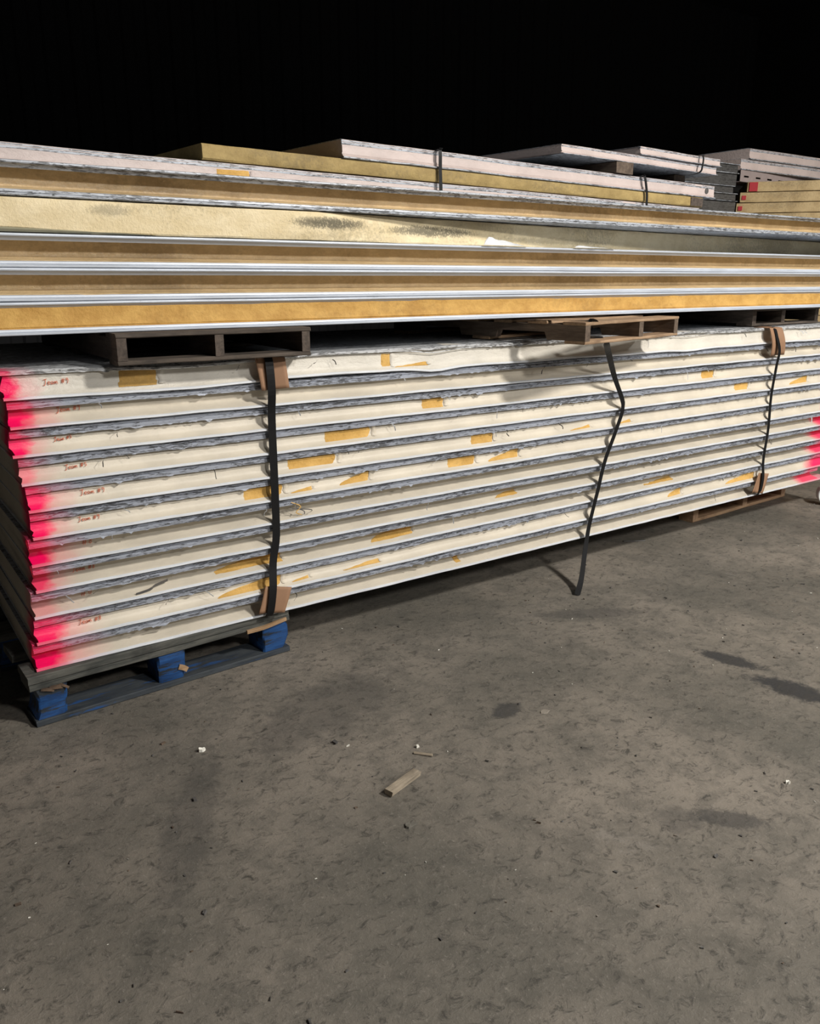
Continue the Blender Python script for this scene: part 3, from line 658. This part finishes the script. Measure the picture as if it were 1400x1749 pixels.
strap_thing([(2.20, 2.62, 1.1435), (2.26, 2.40, 1.1440), (2.335, 2.235, 1.1465), (2.375, 2.205, 1.141), (2.405, 2.220, 1.120)],
            0.024, 'short bit of black strap lying over the jutting pallet', Vector((1, -0.4, 0)))
strap_thing([(2.40, 2.36, 1.0765), (2.46, 2.300, 1.0765), (2.505, 2.272, 1.066), (2.530, 2.278, 1.048), (2.620, 2.342, 0.998), (2.750, 2.420, 0.895), (2.826, 2.440, 0.800), (2.847, 2.446, 0.770), (2.852, 2.448, 0.755), (2.846, 2.448, 0.715), (2.806, 2.447, 0.624), (2.755, 2.446, 0.512), (2.722, 2.446, 0.384), (2.680, 2.444, 0.235), (2.620, 2.405, 0.14), (2.520, 2.325, 0.045), (2.440, 2.270, 0.003)],
            0.026, 'cut black strap hanging loose from the jutting pallet to the floor', lambda t: Vector((1, -0.25, 0)) if t < 0.12 else Vector((1, 0.12, 0.0)), 7)
def card(corners, press, label, topflap=True, seed=1, th=0.004, xmid=0.5, bow=0.0):
    """bent cardboard pad: corners TL, TR, BL, BR as (x, z); the strap presses its middle in"""
    (tl, tr, bl_, br) = [Vector((c[0], 0, c[1])) for c in corners]
    nx, nzz = 8, 8; vs = []
    rows = []
    if topflap:
        for q in (3, 2, 1): rows.append(('flap', q / 3))
    for q in range(nzz + 1): rows.append(('front', q / nzz))
    for kind, t in rows:
        for i in range(nx + 1):
            u = i / nx
            if kind == 'flap':
                p = tl.lerp(tr, u); vs.append(Vector((p.x, 2.447 + 0.085 * t, ztop + 0.0012 if t > 0.4 else ztop + 0.0005)))
            else:
                p = tl.lerp(tr, u).lerp(bl_.lerp(br, u), t)
                dip = press * math.exp(-((u - xmid) / 0.22) ** 2)
                y = 2.4525 - 0.005 * math.sin(t * math.pi * 0.6) - 0.020 * abs(u - xmid) + dip * 0.3 - bow * math.sin(t * math.pi)
                y = min(y, 2.4535)
                vs.append(Vector((p.x, y, p.z + 0.002 * nz(u * 4, seed, 1))))
    n = nx + 1; R = len(rows)
    fs = [(i * n + j, (i + 1) * n + j, (i + 1) * n + j + 1, i * n + j + 1) for i in range(R - 1) for j in range(nx)]
    B = MB(); B.add(vs, fs); ob = B.build('cardboard_pad', M_card, None, True, fixn=False)
    md = ob.modifiers.new('thickness', 'SOLIDIFY'); md.thickness = th; md.offset = 0
    return tag(ob, label, 'cardboard')
card([(1.098, ztop), (1.200, ztop - 0.004), (1.114, 0.952), (1.210, 0.955)], 0.004, 'brown cardboard pad under the left strap at the upper edge', True, 1, xmid=0.42)
card([(1.094, 0.282), (1.190, 0.262), (1.062, 0.190), (1.156, 0.176)], 0.006, 'brown cardboard pad under the left strap at the bottom edge', False, 2, xmid=0.38)
card([(3.905, ztop), (4.010, ztop), (3.935, 0.915), (4.050, 0.920)], 0.004, 'bowed brown cardboard pad under the right strap at the top', True, 3, xmid=0.45, bow=0.010)
card([(3.965, 0.300), (4.050, 0.285), (3.915, 0.200), (4.005, 0.180)], 0.006, 'brown cardboard pad under the right strap at the bottom', False, 4, xmid=0.40)

# ------------------------------------------------------------------ far stack on the right
SA = math.radians(-50)
def slab_mesh(seed, ln=1.25, d=0.62, h=0.0725):
    pr = [(0, 0.002), (-0.002, 0.02), (0, h - 0.002), (0.006, h), (d, h), (d, 0.0)]
    return MB().sweep(pr, frange(0, ln, 0.06), lambda x, j, y, z: (0.006 * nz(j, seed, 1.4) if x == 0 else 0, 0.006 * nz(x + j, seed, 5) if y < 0.3 else 0, 0.0015 * nz(x, seed + 2, 9) if y < 0.3 else 0))
M_slabend = plain('red_paint_mark', (0.42, 0.02, 0.03), 0.7)
M_wood_s = M_wdark
SX, SY = 5.86, 4.02
sp = stringer_pallet('plain wooden pallet on the floor under the far foam slab stack', (SX, SY, 0), SA, 1.25, 0.62, 0.12, (0.0, 0.6, 1.2), 0.04, M_wdark, M_wdarky, 520, False, 0.014)
NS = 25; hs = 0.0752
names = {NS - 1: 'topmost tan foam slab of the far stack, red painted end', NS - 2: 'tan foam slab second from the top of the far stack', NS - 3: 'tan foam slab third from the top of the far stack', NS - 4: 'tan foam slab fourth from the top of the far stack, half shaded'}
proto = None
for i in range(NS):
    z = 0.1215 + i * hs
    lab = names.get(i, 'tan foam slab low in the far stack, hidden behind the panels')
    if i >= NS - 4 or proto is None:
        o = slab_mesh(600 + i).build('foam_sheet', M_slab, None, True)
        if i < NS - 4: proto = o
    else:
        o = proto.copy(); C.objects.link(o)
    sh = (0.0 if i < NS - 4 else (-0.05, -0.035, -0.015, 0.03)[i - NS + 4])
    o.location = (SX + sh * math.cos(SA), SY + sh * math.sin(SA), z); o.rotation_euler = (0, 0, SA)
    tag(o, lab, 'foam sheet', 'foam sheets of the far stack')
    if i in (NS - 1, NS - 2, NS - 3):
        wd = (0.06, 0.03, 0.03)[NS - 1 - i]
        MB().box(0.012, 0.012 + wd, -0.009, 0.004, 0.02 if i < NS - 1 else 0.004, 0.05 if i < NS - 1 else 0.068).build('paint_mark', M_slabend, o)
ztf = 0.1215 + NS * hs
# grey bundles to the left of the slabs: short offcut panels piled behind the end of the back stack
M_greyp = metal_mat('dull_grey_offcut', 66, True, col0=(0.11, 0.108, 0.105))
gx, gy = 5.14, 3.97
k = 0
rg = random.Random(2)
z = 0.0
lv = [(0.42, 'tall dark grey bundle of offcuts on the floor behind the stacks'), (0.42, 'second dark grey offcut bundle from the floor behind the stacks'), (0.42, 'third dark grey offcut bundle from the floor behind the stacks'), (0.42, 'fourth dark grey offcut bundle from the floor behind the stacks'),
      (0.085, 'dark grey offcut panel showing right of the back stack end'), (0.085, 'dark grey offcut panel above the pale edged gap, beside the slabs'), (0.05, 'thin dark grey offcut board beside the slab stack'), (0.05, 'dark rusty offcut board near the top beside the slabs'), (0.09, 'dark grey topmost offcut panel beside the slab stack'), (0.06, 'dark corrugated offcut on top of the grey pile')]
for h_, lab in lv:
    dx = rg.uniform(-0.05, 0.06)
    o = empty('offcut_panel', lab, 'panel', (gx + dx, gy, z), 0, 'grey offcuts behind the stacks')
    MB().sweep([(0, 0.003), (0, h_ * 0.85), (0.01, h_ - 0.006), (0.7, h_ - 0.006), (0.7, 0.003)], frange(-0.50, 0.54, 0.08), lambda x, j, y, zz: (0, 0.006 * nz(x + j, z + 3, 6) if y < .2 else 0, 0)).build('core', M_greyp, o, True)
    MB().box(-0.51, 0.55, -0.010, 0.71, h_ - 0.005, h_ - 0.0005, jit=0.0015).build('edge_sheet', M_edge2, o)
    z += h_ + 0.0005
# slotted channel and pale panels on top of the far stack
M_chan = plain('pinkish_painted_steel', (0.34, 0.28, 0.27), 0.5)
ch = empty('slotted_channel', 'pale slotted steel channel lying on the far slab stack', 'channel', (SX - 0.02, SY + 0.02, ztf + 0.001), math.radians(4), None)
Bc = MB(); t = 0.003; Lc = 1.6; hc = 0.085
# front web built as strips around eight slots so that the slots are open
zs = (0, 0.034, 0.046, hc)
Bc.box(0, Lc, 0, t, zs[0], zs[1]).box(0, Lc, 0, t, zs[2], zs[3])
xcur = 0.0
for q in range(9):
    x1 = min(0.05 + q * 0.17, Lc); Bc.box(xcur, x1, 0, t, zs[1], zs[2]); xcur = x1 + 0.07
Bc.box(0, Lc, 0, 0.16, hc - t, hc).box(0, Lc, 0, 0.16, 0, t)
Bc.build('web', M_chan, ch)
MB().box(0.0, Lc, 0.09, 0.10, t, hc - t).build('slot_shade_sheet', plain('shadow_steel', (0.03, 0.028, 0.027), 0.7), ch)  # near-black sheet behind the slots, its colour stands in for shade
pf = lower_panel('insulated_panel', 'pale pink film panel lying on the slotted channel, far right', 'panels of the far stack', SX + 0.0, SX + 2.6, SY + 0.03, ztf + hc + 0.003, 0.08, 0.014, 91, M_pinkfilm, M_edge2, M_edge2, 0.002)
pf2 = lower_panel('insulated_panel', 'uppermost pale pink panel of the far stack, far right', 'panels of the far stack', SX + 0.10, SX + 2.7, SY + 0.03, ztf + hc + 0.0845, 0.08, 0.014, 92, M_pinkfilm, M_edge2, M_edge2, 0.002)

# ------------------------------------------------------------------ things on the floor
M_stick = wood_mat('weathered_pale_stick', (0.22, 0.18, 0.13), (0.42, 0.35, 0.26), 'x')
def stick(name, label, cat, a, b2, w, h, m, seed):
    a = Vector((*a, 0)); b2 = Vector((*b2, 0)); d = b2 - a; ln = d.length
    o = plank(None, name, m, 0, ln, -w / 2, w / 2, 0.0015, 0.0015 + h, seed); o.location = a; o.rotation_euler = (0, 0, math.atan2(d.y, d.x))
    return tag(o, label, cat)
stick('wood_stick', 'short split stick of pale wood lying on the open floor', 'wood', (1.010, 1.555), (1.125, 1.590), 0.026, 0.016, M_stick, 701)
stick('wood_splinter', 'thin pale splinter on the floor behind the wooden stick', 'wood', (1.180, 1.680), (1.215, 1.640), 0.010, 0.003, M_stick, 702)
def flake(label, x, y, r, m, seed, h=0.003):
    R = random.Random(seed); n = 11; B = MB()
    ang = [i * 2 * math.pi / n for i in range(n)]
    rr = [r * R.uniform(0.6, 1.15) for _ in range(n)]
    vs = [(x + q * math.cos(a), y + q * math.sin(a) * 0.75, 0.0005) for q, a in zip(rr, ang)] + [(x + q * 0.9 * math.cos(a), y + q * 0.68 * math.sin(a), h + R.uniform(0, h)) for q, a in zip(rr, ang)] + [(x, y, h * 1.2)]
    fs = [(i, (i + 1) % n, (i + 1) % n + n, i + n) for i in range(n)] + [(i + n, (i + 1) % n + n, 2 * n) for i in range(n)]
    o = B.add(vs, fs).build('debris_flake', m); return tag(o, label, 'debris', 'loose flakes on the floor')
M_flk = plain('concrete_coloured_flake', (0.13, 0.12, 0.10), 0.8)
M_white = plain('white_crumb', (0.78, 0.76, 0.68), 0.6)
flake('grey flake on the floor nearer than the wooden stick', 0.990, 1.425, 0.018, M_flk, 1, 0.003)
flake('white foam crumb on the floor in front of the blue pallet', 0.689, 2.035, 0.010, M_white, 2, 0.006)
flake('white crumb on the floor close behind the pale splinter', 1.205, 1.700, 0.006, M_white, 3, 0.005)
flake('pale flat flake between the dark stain and the stack', 1.650, 1.641, 0.020, plain('dusty_flake', (0.25, 0.22, 0.18), 0.8), 4, 0.0015)
flake('white crumb near the right edge of the floor', 1.919, 0.993, 0.007, M_white, 5, 0.005)
stick('dark_splinter', 'thin dark strip of debris by the shadow under the stack', 'debris', (3.18, 2.665), (3.28, 2.61), 0.010, 0.003, M_scrapd, 703)
# scattered grit nobody could count
def grit(name, label, m, cnt, seed, smin, smax):
    R = random.Random(seed); B = MB()
    for _ in range(cnt):
        x = R.uniform(0.0, 5.2); y = R.uniform(0.25, 2.55)
        s = R.uniform(smin, smax) * (1 if R.random() < 0.85 else 1.8); e = R.uniform(0.25, 1.0)
        M = Matrix.Translation((x, y, 0.0)) @ Matrix.Rotation(R.uniform(0, 6.28), 4, 'Z')
        B.box(-s, s, -s * e * 0.6, s * e * 0.6, 0.0003, s * R.uniform(0.4, 0.9) + 0.0005, M, s * 0.25)
    return tag(B.build(name, m), label, 'grit', None, 'stuff')
grit('pale_grit', 'pale crumbs and grit scattered over the concrete floor', M_white, 90, 11, 0.0012, 0.0030)
grit('dark_grit', 'dark chips and grit scattered over the concrete floor', M_scrapd, 320, 12, 0.0012, 0.0045)
grit('brown_grit', 'brown wood chips scattered over the concrete floor', M_wtany, 110, 13, 0.0015, 0.0045)
# white plastic ring at the right edge of the view
rg_ = MB(); nn = 40; Ro, Ri, Lr = 0.064, 0.051, 0.07
vs = []
for i in range(nn):
    a = 2 * math.pi * i / nn
    for (q, yy) in ((Ri, 0.004), (Ri + 0.004, 0), (Ro - 0.004, 0), (Ro, 0.004), (Ro, Lr), (Ri, Lr)):
        vs.append((q * math.cos(a), yy, q * math.sin(a)))
n = 6
rg_.add(vs, [(i * n + j, i * n + (j + 1) % n, ((i + 1) % nn) * n + (j + 1) % n, ((i + 1) % nn) * n + j) for i in range(nn) for j in range(n)])
ro = rg_.build('pipe_ring', plain('white_plastic', (0.82, 0.82, 0.82), 0.35, 0, 0.04), None, True)
ro.location = (4.705, 2.432, 0.0645); ro.rotation_euler = (0, 0, math.radians(-50))
tag(ro, 'white plastic pipe ring standing on the floor at the right edge', 'ring')

# ------------------------------------------------------------------ main hanging lamp and the two added fill lamps
M_shade = plain('lamp_shade_metal', (0.25, 0.26, 0.27), 0.4, 0.6)
mb_, ntb, bb = mat('lamp_glow'); bb.inputs['Emission Color'].default_value = (1, 0.96, 0.9, 1); bb.inputs['Emission Strength'].default_value = 6.0
for k, (lp, en, rad, colr) in enumerate(LAMPS):
    lab = ('bell shaped hanging hall lamp nearest to the stacks', 'bell shaped fill lamp added behind the viewer', 'bell shaped fill lamp added farther right behind the viewer')[k]
    lr = empty('hanging_lamp', lab, 'lamp', lp, 0, 'hanging lamps of the hall')
    B = MB(); vs = []; nn = 24; rings = ((0.36, 0.06), (0.34, 0.16), (0.22, 0.34), (0.08, 0.42), (0.06, 0.50))
    for (q, zz) in rings:
        for i in range(nn):
            a = 2 * math.pi * i / nn; vs.append((q * math.cos(a), q * math.sin(a), zz))
    B.add(vs, [(r_ * nn + i, r_ * nn + (i + 1) % nn, (r_ + 1) * nn + (i + 1) % nn, (r_ + 1) * nn + i) for r_ in range(len(rings) - 1) for i in range(nn)])
    B.build('lamp_shade', M_shade, lr, True)
    MB().ribbon([(0, 0, 0.45), (0, 0, 1.2), (0, 0, 6.195 - lp[2])], 0.012, 0.012, Vector((1, 0, 0)), 2).build('cable', M_strap, lr)
    B = MB(); B.add([(0.2 * math.cos(i * math.pi / 12), 0.2 * math.sin(i * math.pi / 12), 0.30) for i in range(24)], [tuple(range(24))]).build('glowing_disc', mb_, lr, fixn=False)
    ld = bpy.data.lights.new('lamp_light', 'SPOT'); ld.energy = en; ld.shadow_soft_size = rad; ld.color = colr; ld.spot_size = math.radians(164); ld.spot_blend = 0.12
    lo = bpy.data.objects.new('lamp_light', ld); C.objects.link(lo); lo.parent = lr
